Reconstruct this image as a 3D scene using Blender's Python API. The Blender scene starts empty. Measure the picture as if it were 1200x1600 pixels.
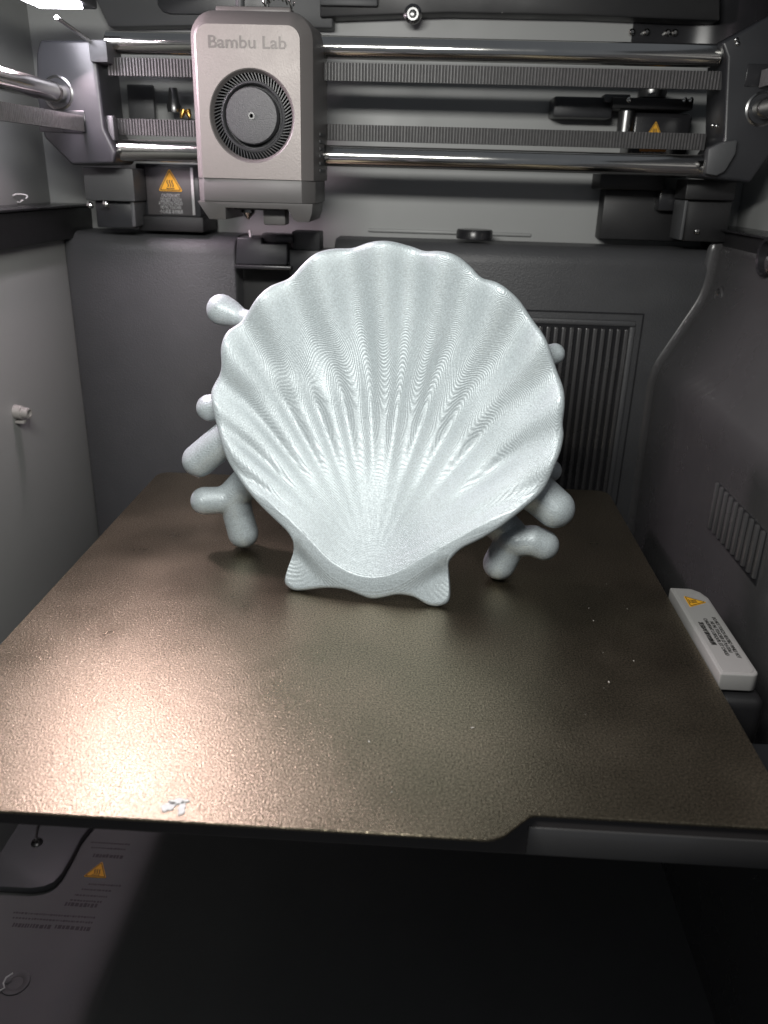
import bpy, bmesh, math, random
import numpy as np
from mathutils import Vector, Matrix

random.seed(7)
SC = bpy.context.scene
COL = SC.collection
R = math.radians

# ------------------------------------------------------------------ camera
CAM = (0.0201, -0.30684, 0.16063)
PITCH, YAW, ROLL, FPX = 0.39098, -0.041227, 0.028421, 1267.36
_f = Vector((math.sin(YAW)*math.cos(PITCH), math.cos(YAW)*math.cos(PITCH), -math.sin(PITCH)))
_r = Vector((math.cos(YAW), -math.sin(YAW), 0))
_u = _r.cross(_f)
_rr = _r*math.cos(ROLL) + _u*math.sin(ROLL)
_uu = -_r*math.sin(ROLL) + _u*math.cos(ROLL)
cd = bpy.data.cameras.new('camera')
cd.sensor_fit = 'VERTICAL'; cd.sensor_height = 36.0; cd.lens = FPX/1600*36
cd.clip_start = 0.01; cd.clip_end = 20
cd.dof.use_dof = True; cd.dof.focus_distance = 0.335; cd.dof.aperture_fstop = 14
cam = bpy.data.objects.new('camera', cd); COL.objects.link(cam)
m = Matrix((( _rr.x, _uu.x, -_f.x, CAM[0]), (_rr.y, _uu.y, -_f.y, CAM[1]), (_rr.z, _uu.z, -_f.z, CAM[2]), (0, 0, 0, 1)))
cam.matrix_world = m
SC.camera = cam

# ------------------------------------------------------------------ world and lamps
w = bpy.data.worlds.new('World'); SC.world = w; w.use_nodes = True
bg = w.node_tree.nodes['Background']
bg.inputs['Color'].default_value = (0.80, 0.86, 0.95, 1); bg.inputs['Strength'].default_value = 0.12

def area(name, loc, target, sx, sy, watts, color):
    d = bpy.data.lights.new(name, 'AREA'); d.shape = 'RECTANGLE'; d.size = sx; d.size_y = sy
    d.energy = watts; d.color = color
    o = bpy.data.objects.new(name, d); COL.objects.link(o); o.location = loc
    o.rotation_euler = (Vector(target)-Vector(loc)).to_track_quat('-Z', 'Y').to_euler()
    return o
# light bar under the front top edge of the machine, above the door
area('front_light', (-0.035, -0.20, 0.252), (0.01, 0.04, 0.08), 0.15, 0.025, 0.86, (1.0, 0.99, 0.95))
# chamber light bar high on the left side
area('bar_light', (-0.150, 0.085, 0.2265), (-0.03, -0.03, 0.0), 0.020, 0.050, 0.58, (1.0, 0.78, 0.88))

SC.view_settings.view_transform = 'Standard'; SC.view_settings.look = 'None'
SC.view_settings.exposure = 0.15; SC.view_settings.gamma = 1.0
SC.view_settings.use_curve_mapping = False
SC.cycles.max_bounces = 8
SC.cycles.caustics_reflective = False; SC.cycles.caustics_refractive = False
SC.cycles.sample_clamp_indirect = 1.5; SC.cycles.blur_glossy = 0.5
SC.cycles.use_denoising = True

# ------------------------------------------------------------------ helpers
def at(px, py, X=None, Y=None, Z=None):
    """a point of the place: the sight line through a photo point, met at a known plane"""
    d = _rr*((px-600)/FPX) + _uu*(-(py-800)/FPX) + _f
    c = Vector(CAM)
    if X is not None: t = (X-c.x)/d.x
    elif Y is not None: t = (Y-c.y)/d.y
    else: t = (Z-c.z)/d.z
    return c + d*t

def tag(o, label=None, cat=None, group=None, kind=None):
    if label: o['label'] = label
    if cat: o['category'] = cat
    if group: o['group'] = group
    if kind: o['kind'] = kind
    return o

def empty(name, loc, label=None, cat=None, group=None):
    o = bpy.data.objects.new(name, None); COL.objects.link(o); o.location = loc
    o.empty_display_size = 0.01
    return tag(o, label, cat, group)

def wloc(p):
    v = Vector((0, 0, 0))
    while p is not None:
        v += p.location; p = p.parent
    return v

def link(name, me, mt, parent=None, local=False):
    o = bpy.data.objects.new(name, me); COL.objects.link(o)
    if mt is not None and not me.materials: me.materials.append(mt)
    if parent is not None:
        o.parent = parent
        if not local: me.transform(Matrix.Translation(-wloc(parent)))
    return o

def smooth(me, ang=35):
    me.polygons.foreach_set('use_smooth', [True]*len(me.polygons))
    try: me.set_sharp_from_angle(angle=R(ang))
    except Exception: pass

def bmobj(name, bm, mt, parent=None, bevel=0, seg=2, sm=True, local=False, ang=35):
    bmesh.ops.recalc_face_normals(bm, faces=bm.faces)
    if bevel:
        es = [e for e in bm.edges if len(e.link_faces) == 2 and e.calc_face_angle(0) > R(25)]
        bmesh.ops.bevel(bm, geom=es, offset=bevel, offset_type='OFFSET', segments=seg, profile=0.5, affect='EDGES', clamp_overlap=True)
    me = bpy.data.meshes.new(name); bm.to_mesh(me); bm.free()
    if sm: smooth(me, ang)
    return link(name, me, mt, parent, local)

def box(name, x0, x1, y0, y1, z0, z1, mt, parent=None, bevel=0.0006, seg=2):
    bm = bmesh.new(); bmesh.ops.create_cube(bm, size=1)
    for v in bm.verts:
        v.co = Vector(((x0+x1)/2+v.co.x*(x1-x0), (y0+y1)/2+v.co.y*(y1-y0), (z0+z1)/2+v.co.z*(z1-z0)))
    return bmobj(name, bm, mt, parent, bevel, seg)

def pb(name, px0, py0, px1, py1, Y, depth, mt, parent=None, bevel=0.0006, seg=2):
    ym, xm = (py0+py1)/2, (px0+px1)/2
    x0, x1 = at(px0, ym, Y=Y).x, at(px1, ym, Y=Y).x
    z1, z0 = at(xm, py0, Y=Y).z, at(xm, py1, Y=Y).z
    return box(name, x0, x1, Y, Y+depth, z0, z1, mt, parent, bevel, seg)

def prism(name, pts, vec, mt, parent=None, bevel=0.0006, seg=2):
    """closed polygon of 3D points pushed along vec"""
    bm = bmesh.new(); vec = Vector(vec)
    a = [bm.verts.new(p) for p in pts]; b = [bm.verts.new(Vector(p)+vec) for p in pts]
    bm.faces.new(a); bm.faces.new(b[::-1]); n = len(a)
    for i in range(n): bm.faces.new((a[i], b[i], b[(i+1) % n], a[(i+1) % n]))
    return bmobj(name, bm, mt, parent, bevel, seg)

def pprism(name, pix, Y, depth, mt, parent=None, bevel=0.0006, seg=2):
    return prism(name, [at(x, y, Y=Y) for x, y in pix], (0, depth, 0), mt, parent, bevel, seg)

def loft(name, rings, mt, parent=None, cap0=True, cap1=True, closed=True, bevel=0, local=False, ang=35):
    bm = bmesh.new(); V = [[bm.verts.new(p) for p in r] for r in rings]; n = len(V[0])
    for a, b in zip(V, V[1:]):
        for i in range(n if closed else n-1):
            j = (i+1) % n
            bm.faces.new((a[i], a[j], b[j], b[i]))
    if cap0: bm.faces.new(V[0])
    if cap1: bm.faces.new(V[-1][::-1])
    return bmobj(name, bm, mt, parent, bevel, local=local, ang=ang)

def frame_of(d):
    d = Vector(d).normalized(); h = Vector((0, 0, 1)) if abs(d.z) < .9 else Vector((1, 0, 0))
    a = d.cross(h).normalized(); return a, d.cross(a).normalized(), d

def lathe(name, c, axis, prof, mt, parent=None, n=48, cap0=True, cap1=True, local=False, ang=35):
    """prof: (radius, distance along axis) pairs"""
    a, b, d = frame_of(axis); c = Vector(c)
    rings = [[c + d*h + (a*math.cos(2*math.pi*i/n) + b*math.sin(2*math.pi*i/n))*r for i in range(n)] for r, h in prof]
    return loft(name, rings, mt, parent, cap0, cap1, local=local, ang=ang)

def rod(name, p0, p1, r, mt, parent=None, n=40, ch=0.0006):
    p0, p1 = Vector(p0), Vector(p1); L = (p1-p0).length
    return lathe(name, p0, p1-p0, [(r-ch, 0), (r, ch), (r, L-ch), (r-ch, L)], mt, parent, n)

def path_tube(name, pts, r, mt, parent=None, n=8):
    pts = [Vector(p) for p in pts]; rings = []
    for i, p in enumerate(pts):
        d = pts[min(i+1, len(pts)-1)] - pts[max(i-1, 0)]
        a, b, _ = frame_of(d)
        rings.append([p + (a*math.cos(2*math.pi*k/n) + b*math.sin(2*math.pi*k/n))*r for k in range(n)])
    return loft(name, rings, mt, parent)

# ------------------------------------------------------------------ materials
def mat(name, col, rough=0.5, metal=0.0, bump=None, var=0.0, vscale=60, rvar=0.0, spec=0.5, coat=0.0, specks=0.0):
    mt = bpy.data.materials.new(name); mt.use_nodes = True
    nt = mt.node_tree; N = nt.nodes; Lk = nt.links; b = N['Principled BSDF']
    b.inputs['Base Color'].default_value = (*col, 1); b.inputs['Roughness'].default_value = rough
    b.inputs['Metallic'].default_value = metal; b.inputs['Specular IOR Level'].default_value = spec
    b.inputs['Coat Weight'].default_value = coat
    tc = N.new('ShaderNodeNewGeometry')
    def noise(scale, detail=4):
        n = N.new('ShaderNodeTexNoise'); n.inputs['Scale'].default_value = scale; n.inputs['Detail'].default_value = detail
        Lk.new(tc.outputs['Position'], n.inputs['Vector']); return n
    cur = None
    if var:
        n = noise(vscale); mx = N.new('ShaderNodeMix'); mx.data_type = 'RGBA'
        mx.inputs['A'].default_value = (*[c*(1-var) for c in col], 1); mx.inputs['B'].default_value = (*[min(1, c*(1+var)) for c in col], 1)
        Lk.new(n.outputs['Fac'], mx.inputs['Factor']); cur = mx.outputs['Result']
    if specks:
        v = N.new('ShaderNodeTexVoronoi'); v.inputs['Scale'].default_value = 130
        Lk.new(tc.outputs['Position'], v.inputs['Vector'])
        lt = N.new('ShaderNodeMath'); lt.operation = 'LESS_THAN'; lt.inputs[1].default_value = 0.045
        Lk.new(v.outputs['Distance'], lt.inputs[0])
        sp = N.new('ShaderNodeSeparateColor'); Lk.new(v.outputs['Color'], sp.inputs['Color'])
        gt = N.new('ShaderNodeMath'); gt.operation = 'LESS_THAN'; gt.inputs[1].default_value = specks; Lk.new(sp.outputs['Red'], gt.inputs[0])
        mu = N.new('ShaderNodeMath'); mu.operation = 'MULTIPLY'; Lk.new(lt.outputs[0], mu.inputs[0]); Lk.new(gt.outputs[0], mu.inputs[1])
        m2 = N.new('ShaderNodeMix'); m2.data_type = 'RGBA'; m2.inputs['B'].default_value = (.45, .45, .43, 1)
        if cur is not None: Lk.new(cur, m2.inputs['A'])
        else: m2.inputs['A'].default_value = (*col, 1)
        Lk.new(mu.outputs[0], m2.inputs['Factor']); cur = m2.outputs['Result']
    if cur is not None: Lk.new(cur, b.inputs['Base Color'])
    if rvar:
        n = noise(35, 6); mr = N.new('ShaderNodeMapRange')
        mr.inputs['From Min'].default_value = .3; mr.inputs['From Max'].default_value = .7
        mr.inputs['To Min'].default_value = max(.03, rough-rvar); mr.inputs['To Max'].default_value = rough+rvar
        Lk.new(n.outputs['Fac'], mr.inputs['Value']); Lk.new(mr.outputs['Result'], b.inputs['Roughness'])
    if bump:
        sc, st, di = bump; n = noise(sc, 3); bp = N.new('ShaderNodeBump')
        bp.inputs['Strength'].default_value = st; bp.inputs['Distance'].default_value = di
        Lk.new(n.outputs['Fac'], bp.inputs['Height']); Lk.new(bp.outputs['Normal'], b.inputs['Normal'])
    return mt

M = {}
M['back'] = mat('leathered_charcoal_plastic', (.074, .075, .079), .46, bump=(1250, .6, .00045), var=.12, rvar=.06)
M['side'] = mat('charcoal_plastic', (.060, .059, .060), .26, bump=(1500, .12, .0001), var=.10, rvar=.04, coat=.15)
M['left'] = mat('grey_side_panel', (.34, .346, .333), .50, bump=(1800, .15, .0001), var=.06, vscale=14, rvar=.05, specks=.004)
M['panel'] = mat('grey_sheet', (.34, .347, .342), .45, bump=(1500, .15, .0001), var=.05, vscale=20, rvar=.05)
M['floor'] = mat('floor_tray_plastic', (.120, .121, .119), .6, bump=(1500, .25, .0002), var=.12, vscale=25, rvar=.06, specks=.006)
M['black'] = mat('black_plastic', (.011, .011, .012), .48, bump=(1200, .2, .0001), var=.2, rvar=.08, specks=.03)
M['gloss'] = mat('satin_black_plastic', (.020, .020, .022), .25, var=.2, rvar=.07)
M['block'] = mat('dark_cast_block', (.026, .027, .030), .36, bump=(1600, .3, .0001), var=.1, rvar=.06)
M['bracket'] = mat('slate_bracket', (.075, .077, .080), .5, bump=(1500, .2, .0001), var=.08)
M['steel'] = mat('polished_steel', (.66, .65, .62), .13, 1.0, bump=(240, .03, .0003), var=.06, vscale=90, rvar=.05)
M['darksteel'] = mat('dark_steel', (.22, .22, .22), .28, 1.0, rvar=.05)
M['rubber'] = mat('belt_rubber', (.050, .049, .050), .6, var=.25, vscale=500)
M['tooth'] = mat('belt_tooth', (.085, .083, .083), .42, var=.45, vscale=420)
M['cover'] = mat('taupe_head_cover', (.135, .125, .121), .40, bump=(2200, .2, .0001), var=.04, rvar=.05)
M['plate'] = mat('brushed_front_plate', (.245, .224, .212), .45, .3, bump=(1500, .35, .0002), var=.05, vscale=600, rvar=.06)
M['lower'] = mat('grey_head_nose', (.105, .101, .099), .48, bump=(2200, .2, .0001), var=.05, rvar=.05)
M['letter'] = mat('pressed_lettering', (.135, .124, .118), .45, .3, var=.1, vscale=900)
M['fan'] = mat('fan_plastic', (.070, .071, .075), .40, bump=(1900, .6, .0003), var=.2, vscale=1200, rvar=.06)
M['blade'] = mat('fan_blade_plastic', (.030, .031, .034), .3, var=.15)
M['yellow'] = mat('warning_yellow', (.78, .40, .025), .45, var=.06, vscale=200)
M['ink'] = mat('black_ink', (.02, .019, .018), .5, var=.1)
M['fadedink'] = mat('faded_ink', (.045, .040, .042), .55, var=.2, vscale=700)
M['whiteink'] = mat('white_ink', (.52, .52, .52), .5, var=.2, vscale=900)
M['label'] = mat('dark_label', (.075, .070, .072), .5, bump=(900, .3, .0002), var=.12, vscale=300)
M['orange'] = mat('orange_label', (.55, .22, .05), .5, var=.1)
M['warn_grey'] = mat('warning_cover_grey', (.33, .325, .315), .42, bump=(2200, .12, .0001), var=.04, rvar=.06, specks=.03)
M['brass'] = mat('brass', (.60, .36, .10), .25, 1.0, rvar=.05)
M['scrap'] = mat('filament_white', (.72, .72, .70), .45, var=.05)
M['scrapg'] = mat('filament_green', (.38, .62, .06), .45, var=.05)
M['residue'] = mat('adhesive_residue', (.66, .67, .66), .5, var=.15, vscale=700, bump=(900, .5, .0003))
M['stud'] = mat('pale_stud', (.42, .40, .38), .4, .2, var=.08)
M['bed'] = mat('bed_edge', (.040, .036, .036), .5, bump=(900, .2, .0002), var=.12, vscale=40, rvar=.06)
M['crumb'] = mat('crumb', (.65, .62, .56), .5, var=.1)

lm = bpy.data.materials.new('lit_diffuser'); lm.use_nodes = True
lb = lm.node_tree.nodes['Principled BSDF']; lb.inputs['Base Color'].default_value = (.9, .9, .92, 1)
lb.inputs['Emission Color'].default_value = (.93, .90, 1, 1); lb.inputs['Emission Strength'].default_value = 30
M['lit'] = lm

def plate_material():
    mt = bpy.data.materials.new('textured_gold_plate'); mt.use_nodes = True
    nt = mt.node_tree; N = nt.nodes; L = nt.links; b = N['Principled BSDF']
    g = N.new('ShaderNodeNewGeometry')
    n1 = N.new('ShaderNodeTexNoise'); n1.inputs['Scale'].default_value = 1700; n1.inputs['Detail'].default_value = 2; n1.inputs['Roughness'].default_value = .55
    n2 = N.new('ShaderNodeTexNoise'); n2.inputs['Scale'].default_value = 26; n2.inputs['Detail'].default_value = 6
    n3 = N.new('ShaderNodeTexNoise'); n3.inputs['Scale'].default_value = 2400; n3.inputs['Detail'].default_value = 1
    for n in (n1, n2, n3): L.new(g.outputs['Position'], n.inputs['Vector'])
    bp = N.new('ShaderNodeBump'); bp.inputs['Strength'].default_value = .6; bp.inputs['Distance'].default_value = .00024
    L.new(n1.outputs['Fac'], bp.inputs['Height'])
    b2 = N.new('ShaderNodeBump'); b2.inputs['Strength'].default_value = .35; b2.inputs['Distance'].default_value = .00010
    L.new(n3.outputs['Fac'], b2.inputs['Height']); L.new(bp.outputs['Normal'], b2.inputs['Normal'])
    L.new(b2.outputs['Normal'], b.inputs['Normal'])
    mx = N.new('ShaderNodeMix'); mx.data_type = 'RGBA'
    mx.inputs['A'].default_value = (.256, .217, .152, 1); mx.inputs['B'].default_value = (.336, .290, .212, 1)
    L.new(n2.outputs['Fac'], mx.inputs['Factor'])
    ng = N.new('ShaderNodeTexNoise'); ng.inputs['Scale'].default_value = 1550; ng.inputs['Detail'].default_value = 3; ng.inputs['Roughness'].default_value = .7
    L.new(g.outputs['Position'], ng.inputs['Vector'])
    gr = N.new('ShaderNodeMapRange'); gr.inputs['From Min'].default_value = .30; gr.inputs['From Max'].default_value = .72
    gr.inputs['To Min'].default_value = .25; gr.inputs['To Max'].default_value = 1.9; L.new(ng.outputs['Fac'], gr.inputs['Value'])  # glitter of the rough plate put into its base colour as fine noise
    vm = N.new('ShaderNodeVectorMath'); vm.operation = 'SCALE'
    L.new(mx.outputs['Result'], vm.inputs[0]); L.new(gr.outputs['Result'], vm.inputs['Scale']); L.new(vm.outputs[0], b.inputs['Base Color'])
    mr = N.new('ShaderNodeMapRange'); mr.inputs['From Min'].default_value = .3; mr.inputs['From Max'].default_value = .7
    mr.inputs['To Min'].default_value = .26; mr.inputs['To Max'].default_value = .38
    L.new(n2.outputs['Fac'], mr.inputs['Value'])
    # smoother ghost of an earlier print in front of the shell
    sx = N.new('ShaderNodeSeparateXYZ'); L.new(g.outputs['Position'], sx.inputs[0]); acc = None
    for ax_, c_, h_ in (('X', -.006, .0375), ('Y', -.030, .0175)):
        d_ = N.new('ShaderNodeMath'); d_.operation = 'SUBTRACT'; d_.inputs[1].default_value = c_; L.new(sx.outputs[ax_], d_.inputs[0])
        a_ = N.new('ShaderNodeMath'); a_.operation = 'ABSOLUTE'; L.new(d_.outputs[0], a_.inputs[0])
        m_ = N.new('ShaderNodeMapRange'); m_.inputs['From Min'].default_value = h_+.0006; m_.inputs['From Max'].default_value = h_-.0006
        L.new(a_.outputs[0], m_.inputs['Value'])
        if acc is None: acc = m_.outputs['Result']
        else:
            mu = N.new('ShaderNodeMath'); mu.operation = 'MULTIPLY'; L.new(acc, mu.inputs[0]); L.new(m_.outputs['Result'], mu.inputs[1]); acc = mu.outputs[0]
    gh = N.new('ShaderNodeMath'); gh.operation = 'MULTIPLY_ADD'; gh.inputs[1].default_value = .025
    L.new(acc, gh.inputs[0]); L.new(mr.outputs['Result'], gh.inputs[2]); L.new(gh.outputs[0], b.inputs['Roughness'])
    b.inputs['Metallic'].default_value = 1.0
    return mt
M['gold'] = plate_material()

def shell_material():
    mt = bpy.data.materials.new('silver_silk_print'); mt.use_nodes = True
    nt = mt.node_tree; N = nt.nodes; L = nt.links; b = N['Principled BSDF']
    tc = N.new('ShaderNodeTexCoord'); sp = N.new('ShaderNodeSeparateXYZ'); L.new(tc.outputs['Object'], sp.inputs[0])
    wob = N.new('ShaderNodeTexNoise'); wob.inputs['Scale'].default_value = 300; wob.inputs['Detail'].default_value = 2
    L.new(tc.outputs['Object'], wob.inputs['Vector'])
    ad = N.new('ShaderNodeMath'); ad.operation = 'MULTIPLY_ADD'; ad.inputs[1].default_value = .00010
    L.new(wob.outputs['Fac'], ad.inputs[0]); L.new(sp.outputs['Z'], ad.inputs[2])
    k = N.new('ShaderNodeMath'); k.operation = 'MULTIPLY'; k.inputs[1].default_value = 2*math.pi/.00026
    L.new(ad.outputs[0], k.inputs[0])
    s = N.new('ShaderNodeMath'); s.operation = 'SINE'; L.new(k.outputs[0], s.inputs[0])
    bp = N.new('ShaderNodeBump'); bp.inputs['Strength'].default_value = .38; bp.inputs['Distance'].default_value = .00008
    L.new(s.outputs[0], bp.inputs['Height'])
    n = N.new('ShaderNodeTexNoise'); n.inputs['Scale'].default_value = 1700; n.inputs['Detail'].default_value = 2
    L.new(tc.outputs['Object'], n.inputs['Vector'])
    b2 = N.new('ShaderNodeBump'); b2.inputs['Strength'].default_value = .5; b2.inputs['Distance'].default_value = .00016
    L.new(n.outputs['Fac'], b2.inputs['Height']); L.new(bp.outputs['Normal'], b2.inputs['Normal'])
    L.new(b2.outputs['Normal'], b.inputs['Normal'])
    nv = N.new('ShaderNodeTexNoise'); nv.inputs['Scale'].default_value = 30; nv.inputs['Detail'].default_value = 4
    L.new(tc.outputs['Object'], nv.inputs['Vector'])
    mx = N.new('ShaderNodeMix'); mx.data_type = 'RGBA'
    mx.inputs['A'].default_value = (.40, .455, .475, 1); mx.inputs['B'].default_value = (.48, .535, .55, 1)
    L.new(nv.outputs['Fac'], mx.inputs['Factor'])
    ng = N.new('ShaderNodeTexNoise'); ng.inputs['Scale'].default_value = 1600; ng.inputs['Detail'].default_value = 3; ng.inputs['Roughness'].default_value = .7
    L.new(tc.outputs['Object'], ng.inputs['Vector'])
    gr = N.new('ShaderNodeMapRange'); gr.inputs['From Min'].default_value = .30; gr.inputs['From Max'].default_value = .72
    gr.inputs['To Min'].default_value = .80; gr.inputs['To Max'].default_value = 1.32; L.new(ng.outputs['Fac'], gr.inputs['Value'])  # silky sparkle painted into the base colour as bright and dark speckle
    vm = N.new('ShaderNodeVectorMath'); vm.operation = 'SCALE'
    L.new(mx.outputs['Result'], vm.inputs[0]); L.new(gr.outputs['Result'], vm.inputs['Scale']); L.new(vm.outputs[0], b.inputs['Base Color'])
    b.inputs['Metallic'].default_value = .20; b.inputs['Roughness'].default_value = .43
    b.inputs['Specular IOR Level'].default_value = .6
    return mt
M['shell'] = shell_material()

# ------------------------------------------------------------------ text and signs
def flatmap(o, origin, ux, uy, lift):
    ux, uy = Vector(ux).normalized(), Vector(uy).normalized(); n = ux.cross(uy)
    mm = Matrix(((ux.x, uy.x, n.x, origin[0]+n.x*lift), (ux.y, uy.y, n.y, origin[1]+n.y*lift), (ux.z, uy.z, n.z, origin[2]+n.z*lift), (0, 0, 0, 1)))
    return mm

def text(name, lines, size, origin, ux, uy, mt, parent, lift=.00012, extrude=0.00004, gap=1.0, width=None, align='CENTER', offset=0.0):
    """flat print: every line of one notice in one mesh"""
    cu = bpy.data.curves.new(name, 'FONT'); cu.body = '\n'.join(lines); cu.size = size; cu.align_x = align; cu.align_y = 'CENTER'
    cu.space_line = gap; cu.extrude = extrude; cu.resolution_u = 3; cu.offset = offset
    t = bpy.data.objects.new(name, cu); COL.objects.link(t); bpy.context.view_layer.update()
    me = bpy.data.meshes.new_from_object(t.evaluated_get(bpy.context.evaluated_depsgraph_get()))
    bpy.data.objects.remove(t); me.materials.clear()
    if width and len(me.vertices):
        xs = [v.co.x for v in me.vertices]; k = width/(max(xs)-min(xs))
        me.transform(Matrix.Diagonal((k, 1, 1, 1)))
    me.transform(flatmap(None, origin, ux, uy, lift))
    return link(name, me, mt, parent)

def quads(name, rects, origin, ux, uy, mt, parent, lift=.00012):
    bm = bmesh.new(); mm = flatmap(None, origin, ux, uy, lift)
    for x0, y0, x1, y1 in rects:
        bm.faces.new([bm.verts.new(mm @ Vector(p)) for p in ((x0, y0, 0), (x1, y0, 0), (x1, y1, 0), (x0, y1, 0))])
    return bmobj(name, bm, mt, parent, sm=False)

def roundtri(s, r, n=5):
    P = [Vector((0, s*.577)), Vector((-s/2, -s*.289)), Vector((s/2, -s*.289))]; out = []
    for i in range(3):
        p, a, b = P[i], P[i-1], P[(i+1) % 3]
        da, db = (a-p).normalized(), (b-p).normalized(); k = r*1.732
        for j in range(n):
            t = j/(n-1); q0, q1 = p+da*k, p+db*k
            out.append((1-t)**2*q0 + 2*t*(1-t)*p + t*t*q1)
    return out

def warn_triangle(parent, origin, ux, uy, s, rim=True):
    mm = flatmap(None, origin, ux, uy, 0)
    def poly(name, pts, z0, z1, mt, par):
        bm = bmesh.new(); a = [bm.verts.new(mm @ Vector((p[0], p[1], z0))) for p in pts]; b = [bm.verts.new(mm @ Vector((p[0], p[1], z1))) for p in pts]
        bm.faces.new(b); n = len(a)
        for i in range(n): bm.faces.new((a[i], a[(i+1) % n], b[(i+1) % n], b[i]))
        return bmobj(name, bm, mt, par, sm=False)
    t = poly('warning_triangle', roundtri(s, s*.05), 0, .00025, M['yellow'], parent)
    # black border as a ring
    a, b = roundtri(s*.90, s*.045), roundtri(s*.80, s*.03)
    bm = bmesh.new(); A = [bm.verts.new(mm @ Vector((p[0], p[1], .00034))) for p in a]; B = [bm.verts.new(mm @ Vector((p[0], p[1], .00034))) for p in b]
    for i in range(len(A)): bm.faces.new((A[i], A[(i+1) % len(A)], B[(i+1) % len(A)], B[i]))
    bmobj('triangle_border', bm, M['ink'], t, sm=False)
    bm = bmesh.new(); lw = s*.022
    for c in (-.10, 0, .10):
        prev = None
        for j in range(9):
            yy = -.13+.27*j/8; xx = c + .028*math.sin(j/8*2*math.pi)
            pr = (bm.verts.new(mm @ Vector((xx*s-lw, yy*s, .00034))), bm.verts.new(mm @ Vector((xx*s+lw, yy*s, .00034))))
            if prev: bm.faces.new((prev[0], prev[1], pr[1], pr[0]))
            prev = pr
    bm.faces.new([bm.verts.new(mm @ Vector((x*s, y*s, .00034))) for x, y in ((-.17, -.20), (.17, -.20), (.17, -.165), (-.17, -.165))])
    o = bmobj('heat_symbol', bm, M['ink'], t, sm=False); o['kind'] = 'stuff'
    return t

# ================================================================== THE SETTING
YB, FZ = 0.165, -0.17          # face of the lower rear panel, floor level
XL = -0.185                    # left side panel
ZR = 0.128                     # top of the rear panel

# ---- floor tray
fl = box('floor', -.30, .30, -.40, .26, FZ-.01, FZ, M['floor'], None, 0); tag(fl, 'dull dark plastic floor tray below the raised print bed', 'floor', kind='structure')

# ---- left side panel
lw_ = box('left_wall', XL-.01, XL, -.24, .205, FZ, .124, M['left'], None, .0004)
tag(lw_, 'plain grey side panel left of the print bed', 'wall', kind='structure')
lu = box('upper_left_wall', XL-.035, XL-.02, -.24, .24, .13, .34, M['left'], None, .0004)
tag(lu, 'grey upper side panel above the left ledge', 'wall', kind='structure')

# ---- right side panel: upright, sloping in, upright again; rounded edges
prof = [(.1785, .128), (.1772, .1055), (.1545, .0610), (.1555, -.003), (.158, FZ)]
def round_profile(P, r, n=7):
    out = [Vector(P[0])]
    for i in range(1, len(P)-1):
        p, a, b = Vector(P[i]), Vector(P[i-1]), Vector(P[i+1])
        q0 = p+(a-p).normalized()*r; q1 = p+(b-p).normalized()*r
        for j in range(n):
            t = j/(n-1); out.append((1-t)**2*q0+2*t*(1-t)*p+t*t*q1)
    out.append(Vector(P[-1])); return out
pr_ = round_profile(prof, .009)
top = [Vector((.1785+.006*(1-math.cos(a)), .128+.006*math.sin(a))) for a in [R(90-i*15) for i in range(6)]]
pr_ = top + pr_
rings = []
# the corner with the rear panel is a soft fillet
rc = .0055
for j in range(8):
    a = R(90*j/7)
    rings.append([Vector((p[0]+rc*(1-math.sin(a))*-1 + 0, YB+.0005-rc*(1-math.cos(a)), p[1])) for p in pr_])
ys = [YB-rc-.0005, .05, -.05, -.15, -.24]
rings += [[Vector((p[0], y, p[1])) for p in pr_] for y in ys]
rw = loft('right_wall', rings, M['side'], None, False, False, closed=False, ang=60)
tag(rw, 'dark moulded side panel with a sloping shoulder on the right', 'wall', kind='structure')

# ---- rear panel with rolled top edge, in two lengths beside the waste chute
def rear_panel(name, x0, x1, label, parent=None):
    r = .010; P = []
    P.append((YB+.05, ZR)); P.append((YB+r, ZR))
    for j in range(1, 8):
        a = R(90*j/7); P.append((YB+r-r*math.sin(a), ZR-r+r*math.cos(a)))
    P += [(YB, .06), (YB, FZ), (YB+.05, FZ)]
    rings = [[Vector((x, y, z)) for y, z in P] for x in (x0, x0+.0012, x1-.0012, x1)]
    for i in (0, 3):
        rings[i] = [Vector((v.x, v.y + (.0012 if v.y < YB+.04 else 0), v.z)) for v in rings[i]]
    o = loft(name, rings, M['back'], parent, ang=50)
    return o
xc0, xc1 = at(369, 430, Y=YB).x, at(522, 400, Y=YB).x
bw = rear_panel('back_wall', XL, xc0, ''); tag(bw, 'leather-grained dark rear panel left of the waste chute', 'wall', kind='structure')
bw2 = rear_panel('back_wall', xc1, .185, ''); tag(bw2, 'leather-grained dark rear panel behind and right of the shell', 'wall', kind='structure')
ch = box('chute_wall', xc0-.004, xc1+.004, YB+.018, YB+.05, FZ, .112, M['black'], None, .0005)
tag(ch, 'dark recessed chute face between the two rear panels', 'wall', kind='structure')

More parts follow.
